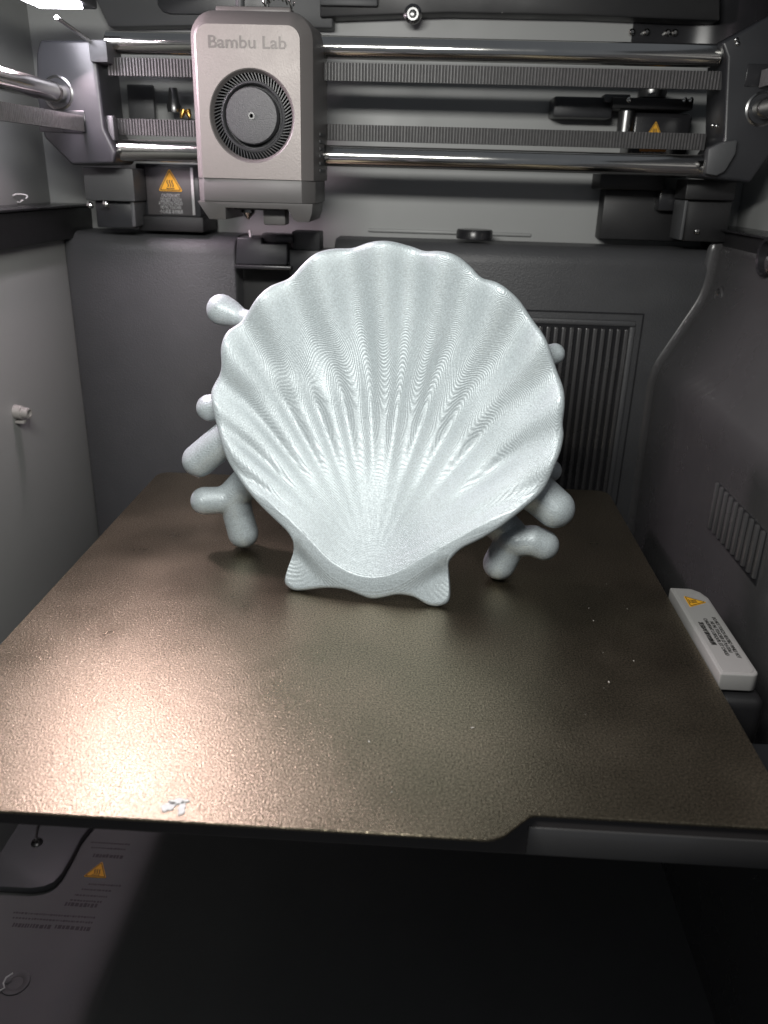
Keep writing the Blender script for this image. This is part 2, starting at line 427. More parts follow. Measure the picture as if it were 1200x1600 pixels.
# slotted vent in the right-hand rear panel (bars stand proud of a recessed dark field)
vx0, vx1 = .062, .1400; vz0, vz1 = -.034, .0895
fr = .0032
for nm, a in (('vent_frame', (vx0, vx1, vz1-fr, vz1)), ('vent_frame', (vx1-fr, vx1, vz0, vz1-fr)), ('vent_frame', (vx0, vx1-fr, vz0, vz0+fr))):
    box(nm, a[0], a[1], YB-.0018, YB+.001, a[2], a[3], M['back'], bw2, .0009)
box('vent_recess', vx0, vx1-fr, YB-.0004, YB+.0008, vz0+fr, vz1-fr, M['gloss'], bw2, 0)
nb = 17; pitch = (vx1-fr-vx0)/nb
base = None
for i in range(nb):
    x = vx1-fr-.0016-pitch*i
    if base is None:
        base = box('vent_slat', x-.0012, x+.0012, YB-.0026, YB, vz0+fr+.001, vz1-fr-.0015, M['side'], bw2, .0006); x00 = x
    else:
        c = base.copy(); COL.objects.link(c); c.location.x = x-x00
# thin groove line round the vent
pts = [(vx0, vz1+.0035), (vx1+.0035, vz1+.0035), (vx1+.0035, vz0)]
box('vent_outline', vx0, vx1+.0042, YB-.0004, YB, vz1+.0034, vz1+.0042, M['gloss'], bw2, 0)
box('vent_outline', vx1+.0034, vx1+.0042, YB-.0004, YB, vz0, vz1+.0034, M['gloss'], bw2, 0)

# vent on the lower right side panel
xw = .1548
sl = None; ny = 10; y0v, y1v = -.014, .040
for i in range(ny):
    y = y1v - (y1v-y0v)*i/(ny-1); zt = .0390; zb = .0165+.002*i/(ny-1)
    bm = bmesh.new(); bmesh.ops.create_cube(bm, size=1)
    for v in bm.verts: v.co = Vector((xw+.0002+v.co.x*.0034, y+v.co.y*.0030, (zt+zb)/2+v.co.z*(zt-zb)))
    bmobj('vent_rib', bm, M['side'], rw, .0009)
box('vent_back', xw-.0002, xw+.003, y0v-.002, y1v+.002, .0165, .0390, M['gloss'], rw, 0)

# screw pocket in the right shoulder
p = at(1122, 463, X=.1766)
lathe('screw_pocket', (p.x+.0005, p.y, p.z), (-1, 0, 0), [(.0055, 0), (.0053, .0008), (.0042, .0010), (.0036, .0002), (.0034, -.004)], M['side'], rw, 32, False, True)
lathe('pocket_screw', (p.x+.0008, p.y, p.z), (-1, 0, 0), [(.0026, -.003), (.0026, .0004), (.0016, .0010), (.0010, .0004)], M['darksteel'], rw, 24)

# ---- upper rear sheet and head rail
up = box('upper_back_wall', -.215, .215, .200, .210, .10, .34, M['panel'], None, 0)
tag(up, 'pale grey rear sheet seen between the guide rods', 'wall', kind='structure')
uc = []
for j in range(13):
    a = R(90*j/12); uc.append((.150+.034*math.sin(a)+0, .1995-.034*(1-math.cos(a))))
rings = [[Vector((x, y, z)) for x, y in [(.125, .1993)]+uc+[(.184, -.24)]] for z in (.2205, .34)]
uw = loft('upper_right_wall', rings, M['gloss'], None, False, False, closed=False, ang=60)
tag(uw, 'glossy black rounded rear corner above the right guide block', 'wall', kind='structure')
ul = box('lower_right_liner', .198, .206, -.24, .1995, .136, .218, M['panel'], None, 0)
tag(ul, 'pale grey upper side panel behind the right ledge', 'wall', kind='structure')

# top cross beam along the rear edge
tb = empty('top_beam', (0, .20, .25), 'black cross beam along the top rear edge of the chamber', 'beam')
pprism('beam_body', [(500, 27), (700, 20), (905, 24), (1125, 33), (1125, -60), (500, -60)], .184, .015, M['black'], tb, .001)
pb('beam_grille', 500, -6, 590, 9, .180, .0045, M['bracket'], tb, .0008)
p = at(645, 21, Y=.183)
lathe('beam_screw', (p.x, p.y+.002, p.z), (0, -1, 0), [(.0048, 0), (.0046, .0014), (.0034, .0020), (.0030, .0012), (.0020, .0012), (.0016, .0024), (.0008, .0026)], M['darksteel'], tb, 28)
tl = empty('top_cover', (-.10, .2, .25), 'dull grey top cover with a rounded recess behind the head', 'cover')
pprism('cover_sheet', [(170, 42), (300, 40), (520, 44), (520, -60), (120, -60)], .188, .011, M['bracket'], tl, .001)
pprism('cover_recess', [(243, -40), (246, 8), (254, 18), (266, 22), (420, 24), (420, -40)], .1865, .0035, M['block'], tl, .0006)

# ledges along both sides
ll = empty('left_ledge', (-.19, 0, .13), 'black ledge along the left side below the guide rod', 'ledge')
box('ledge_body', -.215, -.180, -.24, .198, .1240, .1405, M['black'], ll, .001)
box('ledge_lip', -.215, -.1785, -.24, .198, .1407, .1418, M['gloss'], ll, .0004)
rl = empty('right_ledge', (.19, 0, .13), 'black ledge along the right side above the moulded panel', 'ledge')
box('ledge_body', .1795, .21, -.24, .200, .1285, .1385, M['black'], rl, .001)
box('ledge_lip', .1765, .21, -.24, .200, .1388, .1400, M['gloss'], rl, .0004)

# ================================================================== HEATED BED AND PLATE
bed = empty('heated_bed', (0, 0, -.012), 'dark square heated bed under the gold build plate', 'heated bed')
box('bed_body', -.1275, .1275, -.1296, .1285, -.0160, -.0012, M['bed'], bed, .0012, 3)
box('front_strip', .0555, .1255, -.1302, -.1294, -.0148, -.0050, M['side'], bed, .0004)
box('under_frame', -.11, .11, -.105, .11, -.030, -.0165, M['black'], bed, .001)

pts = []
def arc(cx, cy, r, a0, a1, n=8):
    return [(cx+r*math.cos(R(a0+(a1-a0)*i/(n-1))), cy+r*math.sin(R(a0+(a1-a0)*i/(n-1)))) for i in range(n)]
H = .1285
out = arc(H-.007, H-.007, .007, 0, 90) + arc(-H+.007, H-.007, .007, 90, 180) + arc(-H+.004, -.1303+.004, .004, 180, 270)
out += [(-.112, -.1303), (-.110, -.1306), (-.1025, -.1398), (-.1000, -.1406), (.0425, -.1406), (.0445, -.1402), (.0475, -.1388), (.0550, -.1312), (.0572, -.1303)]
out += arc(H-.004, -.1303+.004, .004, 270, 360)
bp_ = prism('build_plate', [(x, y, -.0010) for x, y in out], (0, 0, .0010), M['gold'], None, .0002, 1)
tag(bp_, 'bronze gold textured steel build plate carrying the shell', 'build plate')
# residue stuck near the front edge
def blob(px, py, rx, ry, sd):
    p = at(px, py, Z=0); rnd = random.Random(sd); ph = [rnd.uniform(0, 6) for _ in range(3)]
    ring = [Vector((p.x+rx*k_*math.cos(a), p.y+ry*k_*math.sin(a), .00005)) for a in [2*math.pi*i/36 for i in range(36)] for k_ in [1+.22*math.sin(2*a+ph[0])+.14*math.sin(5*a+ph[1])+.08*math.sin(9*a+ph[2])]]
    prism('residue_patch', ring, (0, 0, .00022), M['residue'], bp_, 0)
blob(263, 1261, .0016, .0020, 1); blob(279, 1253, .0028, .0010, 2); blob(284, 1264, .0011, .0022, 5)

# crumbs scattered on the plate
bm = bmesh.new()
for i in range(26):
    px, py = random.choice([(random.uniform(900, 1010), random.uniform(900, 1080)), (random.uniform(520, 1100), random.uniform(960, 1240)), (random.uniform(300, 420), random.uniform(720, 900))])
    q = at(px, py, Z=0)
    if abs(q.x) > .125: continue
    mm = Matrix.Translation((q.x, q.y, .0002)) @ Matrix.Rotation(random.uniform(0, 3), 4, 'Z') @ Matrix.Diagonal((random.choice([1, 1, 1.5, 3]), 1, .7, 1))
    bmesh.ops.create_icosphere(bm, subdivisions=1, radius=random.uniform(.00010, .00022), matrix=mm)
cr = bmobj('filament_crumbs', bm, M['crumb']); tag(cr, 'tiny pale filament crumbs scattered over the gold plate', 'crumbs', kind='stuff')

# ---- grey warning cover beside the plate
zc = .0036; x0c, x1c, y0c, y1c = .1294, .1432, -.0600, .0050
wc = empty('warning_cover', ((x0c+x1c)/2, (y0c+y1c)/2, -.004), 'light grey cover with heat warning at the right plate edge', 'cover')
o_ = [(x0c, y1c), (x0c, y0c), ] + arc(x1c-.0030, y0c+.003, .003, 270, 360, 8) + [(x1c, y1c-.008), (x1c-.0018, y1c-.0030), (x1c-.0045, y1c-.0004), (x1c-.006, y1c)]
prism('cover_body', [(x, y, -.0036) for x, y in o_], (0, 0, .0068), M['warn_grey'], wc, .0006, 3)
cx, cy = (x0c+x1c)/2, (y0c+y1c)/2
i_ = [(cx+(x-cx)*.84, cy+(y-cy)*.955) for x, y in o_]
prism('cover_face', [(x, y, .0030) for x, y in i_], (0, 0, .00035), M['warn_grey'], wc, .00015, 1)
warn_triangle(wc, Vector((cx-.0008, y1c-.0125, .00336)), (0, -1, 0), (1, 0, 0), .0092)
text('label_text', ['DO NOT TOUCH HEATBED WHILE HOT', 'NE PAS TOUCHER LE PLATEAU', "CHAUFFANT LORSQU'IL EST CHAUD"], .00205, Vector((cx+.0014, -.0345, .00336)), (0, -1, 0), (1, 0, 0), M['ink'], wc, gap=.92, width=.0295)
text('label_text', ['\u53d1\u70ed\u65f6\u8bf7\u52ff\u89e6\u6478'], .0021, Vector((cx-.0032, -.0325, .00336)), (0, -1, 0), (1, 0, 0), M['ink'], wc, width=.017, offset=.00004)
bk = empty('bed_bracket', (.14, -.06, -.03), 'black bed support bracket under the grey warning cover', 'bracket')
box('bracket_arm', .1290, .1460, -.0640, .0020, -.030, -.0045, M['black'], bk, .004, 4)
box('bracket_foot', .1300, .1535, -.105, -.0660, -.034, -.020, M['block'], bk, .002, 3)

# ---- raised plate and notices on the floor, lit past the bed's left edge
fp = empty('floor_plate', tuple(at(40, 1350, Z=FZ)), 'raised grey corner plate with a dark screw on the floor', 'plate')
A = [(-120, 1290), (150, 1290), (128, 1318), (112, 1350), (98, 1374), (86, 1387), (70, 1394), (50, 1397), (-120, 1388)]
prism('plate_body', [tuple(at(x, y, Z=FZ+.0005)) for x, y in A], (0, 0, .004), M['bracket'], fp, .0008, 2)
q = at(58, 1317, Z=FZ+.0045)
lathe('plate_screw', (q.x, q.y, FZ+.0040), (0, 0, 1), [(.0030, 0), (.0030, .0012), (.0022, .0020), (.0012, .0012)], M['darksteel'], fp, 20)
path_tube('wire', [(q.x, q.y, FZ+.006), (q.x-.003, q.y+.007, FZ+.007), (q.x-.005, q.y+.016, FZ+.0065)], .0005, M['ink'], fp)
nt_ = empty('floor_notice', tuple(at(150, 1362, Z=FZ)), 'small heat warning notice on the lit strip of floor', 'notice')
c0 = at(152, 1363, Z=FZ)
warn_triangle(nt_, Vector((c0.x, c0.y, FZ+.0001)), (1, 0, 0), (0, 1, 0), .0118)
def scribble(rows, h, bold):
    out = []
    for (cx_, cy_, wd) in rows:
        x = cx_-wd/2
        while x < cx_+wd/2:
            l = random.uniform(.0005, .0013) * (1.4 if bold else 1)
            out.append((x, cy_-h/2*random.uniform(.7, 1), x+l, cy_+h/2*random.uniform(.7, 1))); x += l+random.uniform(.0003, .0006)
    return out
def frow(px, py, wpx):
    a = at(px, py, Z=FZ); b = at(px+wpx, py, Z=FZ); return (a.x-c0.x, a.y-c0.y, abs(b.x-a.x))
rows = [frow(172, 1318, 62), frow(170, 1326, 56), frow(163, 1383, 50), frow(150, 1391, 46), frow(142, 1400, 52), frow(134, 1408, 50), frow(84, 1430, 130), frow(82, 1438, 128)]
o = quads('small_print', scribble(rows, .0012, False), (c0.x, c0.y, FZ), (1, 0, 0), (0, 1, 0), M['fadedink'], nt_); o['kind'] = 'stuff'
rows = [frow(168, 1338, 46), frow(127, 1414, 52), frow(48, 1447, 58), frow(112, 1450, 54)]
o = quads('bold_print', scribble(rows, .0026, True), (c0.x, c0.y, FZ), (1, 0, 0), (0, 1, 0), M['fadedink'], nt_); o['kind'] = 'stuff'
q = at(24, 1536, Z=FZ)
fs = lathe('floor_screw_hole', (q.x, q.y, FZ), (0, 0, 1), [(.0062, 0), (.0060, .0006), (.0046, .0008), (.0032, .0001), (.0030, -.004)], M['floor'], None, 32, False, True)
tag(fs, 'countersunk screw hole in the front left floor', 'screw hole')
q = at(6, 1545, Z=FZ)
sw = path_tube('filament_scrap', [(q.x-.001, q.y-.002, FZ+.001), (q.x+.0008, q.y-.0006, FZ+.0014), (q.x-.0004, q.y+.001, FZ+.0022), (q.x, q.y+.003, FZ+.003), (q.x+.0022, q.y+.0050, FZ+.0034)], .0004, M['scrap'])
tag(sw, 'curl of pale filament on the floor beside the screw hole', 'filament scrap')

# ---- peg on the left side panel
p = at(24, 643, X=XL)
st = empty('wall_peg', tuple(p), 'small pale hollow peg sticking out of the left side panel', 'peg')
lathe('peg_barrel', (XL, p.y, p.z), (1, -.12, -.05), [(.0036, 0), (.0034, .0040), (.0027, .0044), (.0027, .0078), (.0018, .0079), (.0017, .0050)], M['stud'], st, 24)
box('peg_tab', XL, XL+.0048, p.y-.0022, p.y+.0016, p.z-.0058, p.z-.0044, M['stud'], st, .0004)

# ================================================================== SHELL DISH
TH = R(20)
B0 = Vector((.0029, -.0155, .0032))
ax = Vector((.0599, -.0077, 0)).normalized(); nb_ = Vector((-ax.y, ax.x, 0))
sv = Vector((0, 0, 1))*math.cos(TH) + nb_*math.sin(TH); swv = ax.cross(sv)
RM = Matrix(((ax.x, sv.x, swv.x), (ax.y, sv.y, swv.y), (ax.z, sv.z, swv.z)))
dish = empty('shell_dish', B0, 'silver white printed scallop shell dish standing on the gold plate', 'shell dish')
dish.rotation_euler = RM.to_euler()
RI = RM.transposed()
def luv(px, py, wv=0.0):
    """photo point -> the dish's own coordinates on the plane w = wv"""
    d = RI @ (_rr*((px-600)/FPX) + _uu*(-(py-800)/FPX) + _f); c = RI @ (Vector(CAM)-B0)
    t = (wv-c.z)/d.z; return c + d*t
OUT = [(611,381),(642,386),(662,394),(688,397),(714,404),(735,419),(750,435),(771,443),(791,456),(812,474),(833,505),(848,528),(859,554),(869,582),(878,608),(880,634),(877,665),(879,680),(874,706),(864,732),(853,758),(838,778),(807,804),(776,828),(745,846),(719,859),(701,877),(695,892),(702,914),(704,935),(697,946),(677,951),(660,945),(647,936),(621,931),(600,935),(580,938),(564,933),(538,923),(507,921),(481,924),(457,926),(441,915),(438,902),(448,884),(459,858),(450,835),(430,815),(404,789),(378,758),(357,727),(347,696),(339,670),(334,649),(329,618),(332,603),(345,577),(347,546),(355,520),(370,507),(386,489),(404,468),(425,448),(450,435),(471,417),(497,399),(523,390),(549,388),(574,383)]
BND = [(611,389),(662,402),(714,412),(750,443),(791,465),(833,512),(859,562),(870,608),(872,634),(869,665),(866,706),(846,755),(797,793),(765,815),(740,829),(713,846),(673,867),(641,887),(612,902),(580,907),(548,900),(513,879),(487,851),(447,812),(412,780),(388,750),(366,722),(348,672),(338,618),(353,577),(356,546),(375,512),(410,474),(450,444),(497,408),(549,396)]
C0 = luv(600, 640); UM = luv(578, 893)
def polar(poly, n):
    a = np.array([[*(luv(x, y)-C0)[:2]] for x, y in poly]); m_ = len(a); dense = []
    for i in range(m_):
        p0, p1, p2, p3 = a[i-1], a[i], a[(i+1) % m_], a[(i+2) % m_]
        for t in np.linspace(0, 1, 14, endpoint=False):
            dense.append(.5*(2*p1+(p2-p0)*t+(2*p0-5*p1+4*p2-p3)*t*t+(3*p1-p0-3*p2+p3)*t**3))
    d = np.array(dense); th = np.arctan2(d[:, 1], d[:, 0]); r = np.hypot(d[:, 0], d[:, 1]); o = np.argsort(th); th, r = th[o], r[o]
    return np.interp(np.linspace(-math.pi, math.pi, n, endpoint=False), np.r_[th-2*math.pi, th, th+2*math.pi], np.r_[r, r, r])
def sst(a, b, x):
    t = np.clip((x-a)/(b-a), 0, 1); return t*t*(3-2*t)
NA, NR, NBK = 800, 200, 26
RO, RB = polar(OUT, NA), polar(BND, NA)
k = np.array([1, 2, 3, 2, 1.])/9
RO = np.convolve(np.r_[RO[-5:], RO, RO[:5]], np.hanning(13)[1:-1]/np.hanning(13).sum(), 'valid'); RB = np.convolve(np.r_[RB[-16:], RB, RB[:16]], np.hanning(35)[1:-1]/np.hanning(35).sum(), 'valid')
RO = RO-.0013
th = np.linspace(-math.pi, math.pi, NA, endpoint=False)
DEPTH = .0160
def front(u, v, t):
    """height of the inner face (negative = away from the viewer)"""
    tt = np.clip(t, 0, 1)
    h = 1-np.clip(t, 0, 1.3)**2.2
    wv = -DEPTH*np.log1p(np.exp(h*16))/16
    du, dv = u-UM.x, v-UM.y
    ph = np.degrees(np.arctan2(du, dv)); rr = np.hypot(du, dv)/.125
    fade = 1-sst(60, 84, np.abs(ph))
    # ribs fanning out from the hinge, strongest half way up
    pw = ph*(1-.12*np.clip(ph/60, -1, 1))
    a = 2*math.pi*(pw-2.6)/9.8
    rib = np.cos(a)
    amp = .00080*(.05*sst(.03, .14, rr)+.95*sst(.26, .60, rr))*(1-.85*sst(.58, .86, rr))*fade
    wv = wv - amp*(rib+.12*np.cos(2*a+.6))
    # wide waves along the rim
    wv = wv - .0019*sst(.55, .95, rr)*fade*np.cos(2*math.pi*(ph-2.7)/11.8)
    # long gentle unevenness
    wv = wv + .0006*np.sin(u*90+1.3)*np.sin(v*70+.4)*(1-tt)
    # beyond the rim: rolled lip, or the flat wings at the hinge
    e = np.clip(t-1, 0, None)
    wing = sst(.055, .16, e)
    wv = wv - .0012*(1-np.exp(-e*16)) - wing*(.0008 + .0030*np.exp(-((np.abs(u-.001)-.034)/.013)**2-((v-.018)/.016)**2))
    return wv
s = np.r_[np.linspace(0, .9, NR-50, endpoint=False), np.linspace(.9, 1, 50)]
S, TT = np.meshgrid(s, th, indexing='ij')
U = C0.x + S*RO*np.cos(TT); V = C0.y + S*RO*np.sin(TT); T = S*RO/RB
Wf = front(U, V, T)
edge = Wf[-1]
rl_ = .0019                                   # rounded lip radius
rings_xyz = [np.stack([U[i], V[i], Wf[i]], 1) for i in range(1, len(s))]
nx, ny_ = np.cos(th), np.sin(th)
for j in range(1, 9):
    a = math.pi*j/8
    rings_xyz.append(np.stack([U[-1]+rl_*math.sin(a)*nx, V[-1]+rl_*math.sin(a)*ny_, edge-rl_*(1-math.cos(a))], 1))
sb = np.linspace(1, 0, NBK)[1:-1]
for q_ in sb:
    u_, v_ = C0.x+q_*RO*np.cos(th), C0.y+q_*RO*np.sin(th)
    rings_xyz.append(np.stack([u_, v_, front(u_, v_, q_*RO/RB)-2*rl_], 1))
verts = np.concatenate([[[C0.x, C0.y, float(front(np.array([C0.x]), np.array([C0.y]), np.array([0.]))[0])]]]+rings_xyz+[[[C0.x, C0.y, -DEPTH-.004]]])
nr = len(rings_xyz); idx = 1+np.arange(nr*NA).reshape(nr, NA)
q4 = np.stack([idx[:-1], np.roll(idx[:-1], -1, 1)[:, :], np.roll(idx[1:], -1, 1), idx[1:]], -1).reshape(-1, 4)[:, ::-1]
last = len(verts)-1
faces = [tuple(f) for f in q4.tolist()] + [(0, int(idx[0][i]), int(idx[0][(i+1) % NA])) for i in range(NA)] + [(last, int(idx[-1][(i+1) % NA]), int(idx[-1][i])) for i in range(NA)]
me = bpy.data.meshes.new('bowl'); me.from_pydata(verts.tolist(), [], faces); me.update()
me.polygons.foreach_set('use_smooth', [True]*len(me.polygons))
bowl = link('bowl', me, M['shell'], dish, local=True)

# coral fingers on the back of the dish: chains of (local point, radius), melted together
def coral(chains, name='coral_branch'):
    bm = bmesh.new()
    for ch_ in chains:
        for (p0, r0), (p1, r1) in zip(ch_, ch_[1:]):
            if p0 == ch_[0][0]: bmesh.ops.create_icosphere(bm, subdivisions=3, radius=1.30*r0, matrix=Matrix.Translation(Vector(p0)))
            p0, p1 = Vector(p0), Vector(p1); n = max(2, int((p1-p0).length/.0016))
            for i in range(n+1):
                t = i/n; bmesh.ops.create_icosphere(bm, subdivisions=3, radius=1.34*(r0+(r1-r0)*t), matrix=Matrix.Translation(p0.lerp(p1, t)))
    me = bpy.data.meshes.new(name); bm.to_mesh(me); bm.free()
    o = bpy.data.objects.new(name, me); COL.objects.link(o)
    md = o.modifiers.new('r', 'REMESH'); md.mode = 'VOXEL'; md.voxel_size = .0006
    ms = o.modifiers.new('s', 'SMOOTH'); ms.factor = .5; ms.iterations = 12
    bpy.context.view_layer.update()
    m2 = bpy.data.meshes.new_from_object(o.evaluated_get(bpy.context.evaluated_depsgraph_get()))
    bpy.data.objects.remove(o); m2.polygons.foreach_set('use_smooth', [True]*len(m2.polygons))
    return link(name, m2, M['shell'], dish, local=True)
def lw3(px, py, Y): return RI @ (at(px, py, Y=Y)-B0)
def lwl(px, py, wv): return luv(px, py, wv)
coral([[(lwl(347, 487, -.012), .0050), (lwl(358, 491, -.012), .0044), (lwl(376, 499, -.011), .0030), (lwl(400, 508, -.010), .0036), (lwl(430, 520, -.014), .0045)]])
coral([[(lwl(328, 640, -.018), .0045), (lwl(350, 638, -.018), .0046), (lwl(390, 635, -.018), .005)]])
coral([[(lwl(311, 722, -.020), .0056), (lwl(345, 694, -.018), .0056), (lwl(385, 665, -.016), .006)]])
yl = .030
coral([[(lw3(320, 785, yl-.002), .0048), (lw3(345, 784, yl), .0046), (lw3(368, 776, yl+.002), .0050)],
       [(lw3(380, 835, yl+.001), .0053), (lw3(372, 806, yl+.002), .0052), (lw3(366, 776, yl+.002), .0054), (lw3(384, 758, yl+.002), .0056), (lwl(425, 742, -.017), .0055)]])
coral([[(lwl(866, 556, -.016), .0033), (lwl(850, 560, -.014), .0035), (lwl(820, 565, -.014), .005)]])
coral([[(lwl(860, 738, -.030), .0036), (lwl(835, 735, -.026), .004), (lwl(800, 725, -.022), .005)]])
coral([[(lwl(867, 797, -.020), .0062), (lwl(845, 778, -.020), .0064), (lwl(805, 750, -.018), .0066)]])
yr = .010
coral([[(lw3(849, 854, yr), .0050), (lw3(832, 847, yr), .0050), (lw3(812, 848, yr+.001), .0050), (lw3(800, 846, yr+.002), .0053)],
       [(lw3(780, 883, yr+.002), .0054), (lw3(797, 850, yr+.003), .0053), (lw3(797, 836, yr+.006), .0054), (lw3(765, 806, yr+.006), .006), (lw3(735, 790, yr+.004), .007)]])

zmin = (RM[2][0]*verts[:, 0]+RM[2][1]*verts[:, 1]+RM[2][2]*verts[:, 2]).min()+B0.z
dish.location.z -= zmin+.0001

# ================================================================== GANTRY
YRD = .140
gz1, gz2 = .2182, .1701
ga = empty('x_gantry', (0, YRD, gz2), 'steel guide rod pair between two dark end blocks', 'gantry')
rod('guide_rod', (-.1405, YRD, gz1), (.1552, YRD, gz1), .0050, M['steel'], ga, 48)
rod('guide_rod', (-.1420, YRD, gz2), (.1560, YRD, gz2), .0050, M['steel'], ga, 48)
# left end block
Yb = .130
pprism('end_block', [(62, 62), (140, 62), (152, 100), (163, 200), (182, 238), (178, 256), (112, 258), (68, 214), (57, 150), (56, 84)], Yb, .03, M['block'], ga, .0015, 3)
pb('rod_clamp', 139, 62, 167, 97, Yb-.003, .02, M['bracket'], ga, .0006)
p = at(90, 145, Y=Yb)
lathe('rod_bushing', (p.x, Yb+.0006, p.z), (0, -1, 0), [(.0078, -.002), (.0078, .0006), (.0070, .0010), (.0064, .0006), (.0060, -.004)], M['darksteel'], ga, 40, False, True)
pb('block_slot', 60, 172, 133, 207, Yb-.0006, .002, M['gloss'], ga, .0003)
pb('belt_idler', 166, 180, 178, 220, Yb+.004, .006, M['bracket'], ga, .001)
# right end block
pprism('end_block', [(1127, 66), (1215, 18), (1235, 18), (1235, 240), (1200, 246), (1172, 286), (1098, 277), (1100, 266), (1131, 218), (1136, 90)], Yb, .03, M['block'], ga, .0015, 3)
pprism('block_rib', [(1103, 272), (1107, 232), (1128, 222), (1153, 218), (1150, 240), (1133, 268), (1120, 275)], Yb-.004, .006, M['bracket'], ga, .001)
p = at(1191, 170, Y=Yb)
lathe('rod_bushing', (p.x, Yb+.0006, p.z), (0, -1, 0), [(.0078, -.002), (.0078, .0006), (.0070, .0010), (.0064, .0006), (.0060, -.004)], M['darksteel'], ga, 40, False, True)
pb('block_slot', 1166, 100, 1240, 136, Yb-.0006, .002, M['gloss'], ga, .0003)
for sx_, sy_ in ((1150, 62), (1152, 68), (1114, 196), (1120, 197)):
    p = at(sx_, sy_, Y=Yb); lathe('block_screw', (p.x, Yb+.0004, p.z), (0, -1, 0), [(.0010, 0), (.0010, .0012), (.0004, .0016)], M['darksteel'], ga, 12)

# side rods running towards the door
p = at(90, 145, Y=Yb)
yr1 = rod('side_rod', (p.x, Yb+.002, p.z), (-.1555, -.20, p.z+.0010), .0046, M['steel'], None, 40); tag(yr1, 'polished steel side rod entering the left end block', 'rod')
p = at(1191, 170, Y=Yb)
yr2 = rod('side_rod', (p.x, Yb+.002, p.z), (.176, -.20, p.z), .0046, M['steel'], None, 40); tag(yr2, 'polished steel side rod entering the right end block', 'rod')

def belt(p0, p1, hgt, label, face, pitch=.00155):
    """flat belt from p0 to p1 (bottom edge), teeth on the side towards face"""
    p0, p1, face = Vector(p0), Vector(p1), Vector(face); d = (p1-p0); L = d.length; d.normalize(); up_ = Vector((0, 0, 1))
    o = prism('drive_belt', [p0, p1, p1+up_*hgt, p0+up_*hgt], -face*.0011, M['rubber'], None, 0)
    tag(o, label, 'belt')
    bm = bmesh.new(); n = int(L/pitch)
    for i in range(n):
        c = p0+d*(i+.5)*pitch+up_*hgt/2+face*.0002
        w_ = pitch*.30*random.uniform(.85, 1.1)
        mm = Matrix((( d.x, face.x, 0, c.x), (d.y, face.y, 0, c.y), (d.z, face.z, 1, c.z), (0, 0, 0, 1))) @ Matrix.Diagonal((w_*2, .0014, hgt*.985, 1))
        bmesh.ops.create_cube(bm, size=1, matrix=mm)
    bmesh.ops.bevel(bm, geom=[e for e in bm.edges if abs((e.verts[0].co-e.verts[1].co).normalized().z) > .9], offset=.0002, segments=1, affect='EDGES')
    t = bmobj('belt_teeth', bm, M['tooth'], o, sm=False); t['kind'] = 'stuff'
    return o
YBL = .1365
zt = at(800, 133, Y=YBL).z; zt1 = at(800, 104, Y=YBL).z
belt((-.1400, YBL, zt), (at(1130, 120, Y=YBL).x, YBL, zt), zt1-zt, 'black toothed belt just below the upper guide rod', (0, -1, 0))
YBL = .148
zb_ = at(800, 227, Y=YBL).z; zb1 = at(800, 201, Y=YBL).z
belt((at(166, 197, Y=YBL).x, YBL, zb_), (at(1103, 215, Y=YBL).x, YBL, zb_), zb1-zb_, 'black toothed belt just above the lower guide rod', (0, -1, 0))
xbl = at(133, 190, Y=Yb-.001).x
zl = at(100, 203, Y=.115).z; zl1 = at(100, 177, Y=.115).z
belt((-.1590, -.20, zl), (xbl-.001, Yb-.001, zl), zl1-zl, 'black toothed belt running along the left side rod', (1, 0, 0), .0016)
zr_ = at(1185, 134, Y=.12).z; zr1 = at(1185, 106, Y=.12).z
belt((.1735, -.20, zr_), (.1725, Yb-.001, zr_), zr1-zr_, 'black toothed belt running along the right side', (-1, 0, 0), .0016)

# ---- dark bars and motors behind the rods
rb = empty('rear_block', tuple(at(1000, 340, Y=.20)), 'black housing on the rear sheet at the right corner', 'housing')
pb('housing_body', 941, 298, 1090, 376, .186, .02, M['black'], rb, .0008)
pb('housing_bar', 938, 266, 1040, 297, .176, .026, M['black'], rb, .0008)
pb('housing_step', 1030, 296, 1078, 330, .178, .01, M['gloss'], rb, .0008)
lathe('knob', tuple(at(741, 373, Y=.178)), (0, 0, 1), [(.0102, 0), (.0102, .0040), (.0096, .0050), (.0088, .0050)], M['gloss'], bw2, 40)
rs_ = pb('rear_strip', 575, 361, 830, 366, .198, .004, M['panel'], None, .0005); tag(rs_, 'thin grey strip along the foot of the rear sheet', 'strip')

sm_ = empty('stepper_motor', tuple(at(1020, 270, Y=.178)), 'black stepper motor with warning label behind the right rod ends', 'motor')
pb('motor_body', 984, 176, 1078, 262, .178, .024, M['gloss'], sm_, .0025, 3)
pb('motor_flange', 957, 153, 1084, 171, .174, .034, M['black'], sm_, .001)
pb('motor_foot', 960, 262, 1075, 276, .178, .020, M['black'], sm_, .001)
p = at(975, 210, Y=.176); p2 = at(977, 172, Y=.176)
rod('motor_post', p, (p.x, p.y, p2.z), .0042, M['darksteel'], sm_, 28)
p = at(1018, 153, Y=.185)
lathe('drive_pulley', (p.x, p.y, p.z), (0, 0, 1), [(.0075, 0), (.0075, .0035), (.006, .0036)], M['darksteel'], sm_, 28)
for i, sx_ in enumerate((983, 1070, 1080)):
    p = at(sx_, 156, Y=.174); lathe('motor_screw', (p.x, p.y+.0004, p.z), (0, -1, 0), [(.0013, 0), (.0013, .0008), (.0006, .0012)], M['steel'], sm_, 14)
warn_triangle(sm_, at(1023, 205, Y=.1778), (1, 0, 0), (0, 0, 1), .0085)
pb('motor_label', 1000, 228, 1041, 237, .1775, .001, M['orange'], sm_, .0001)
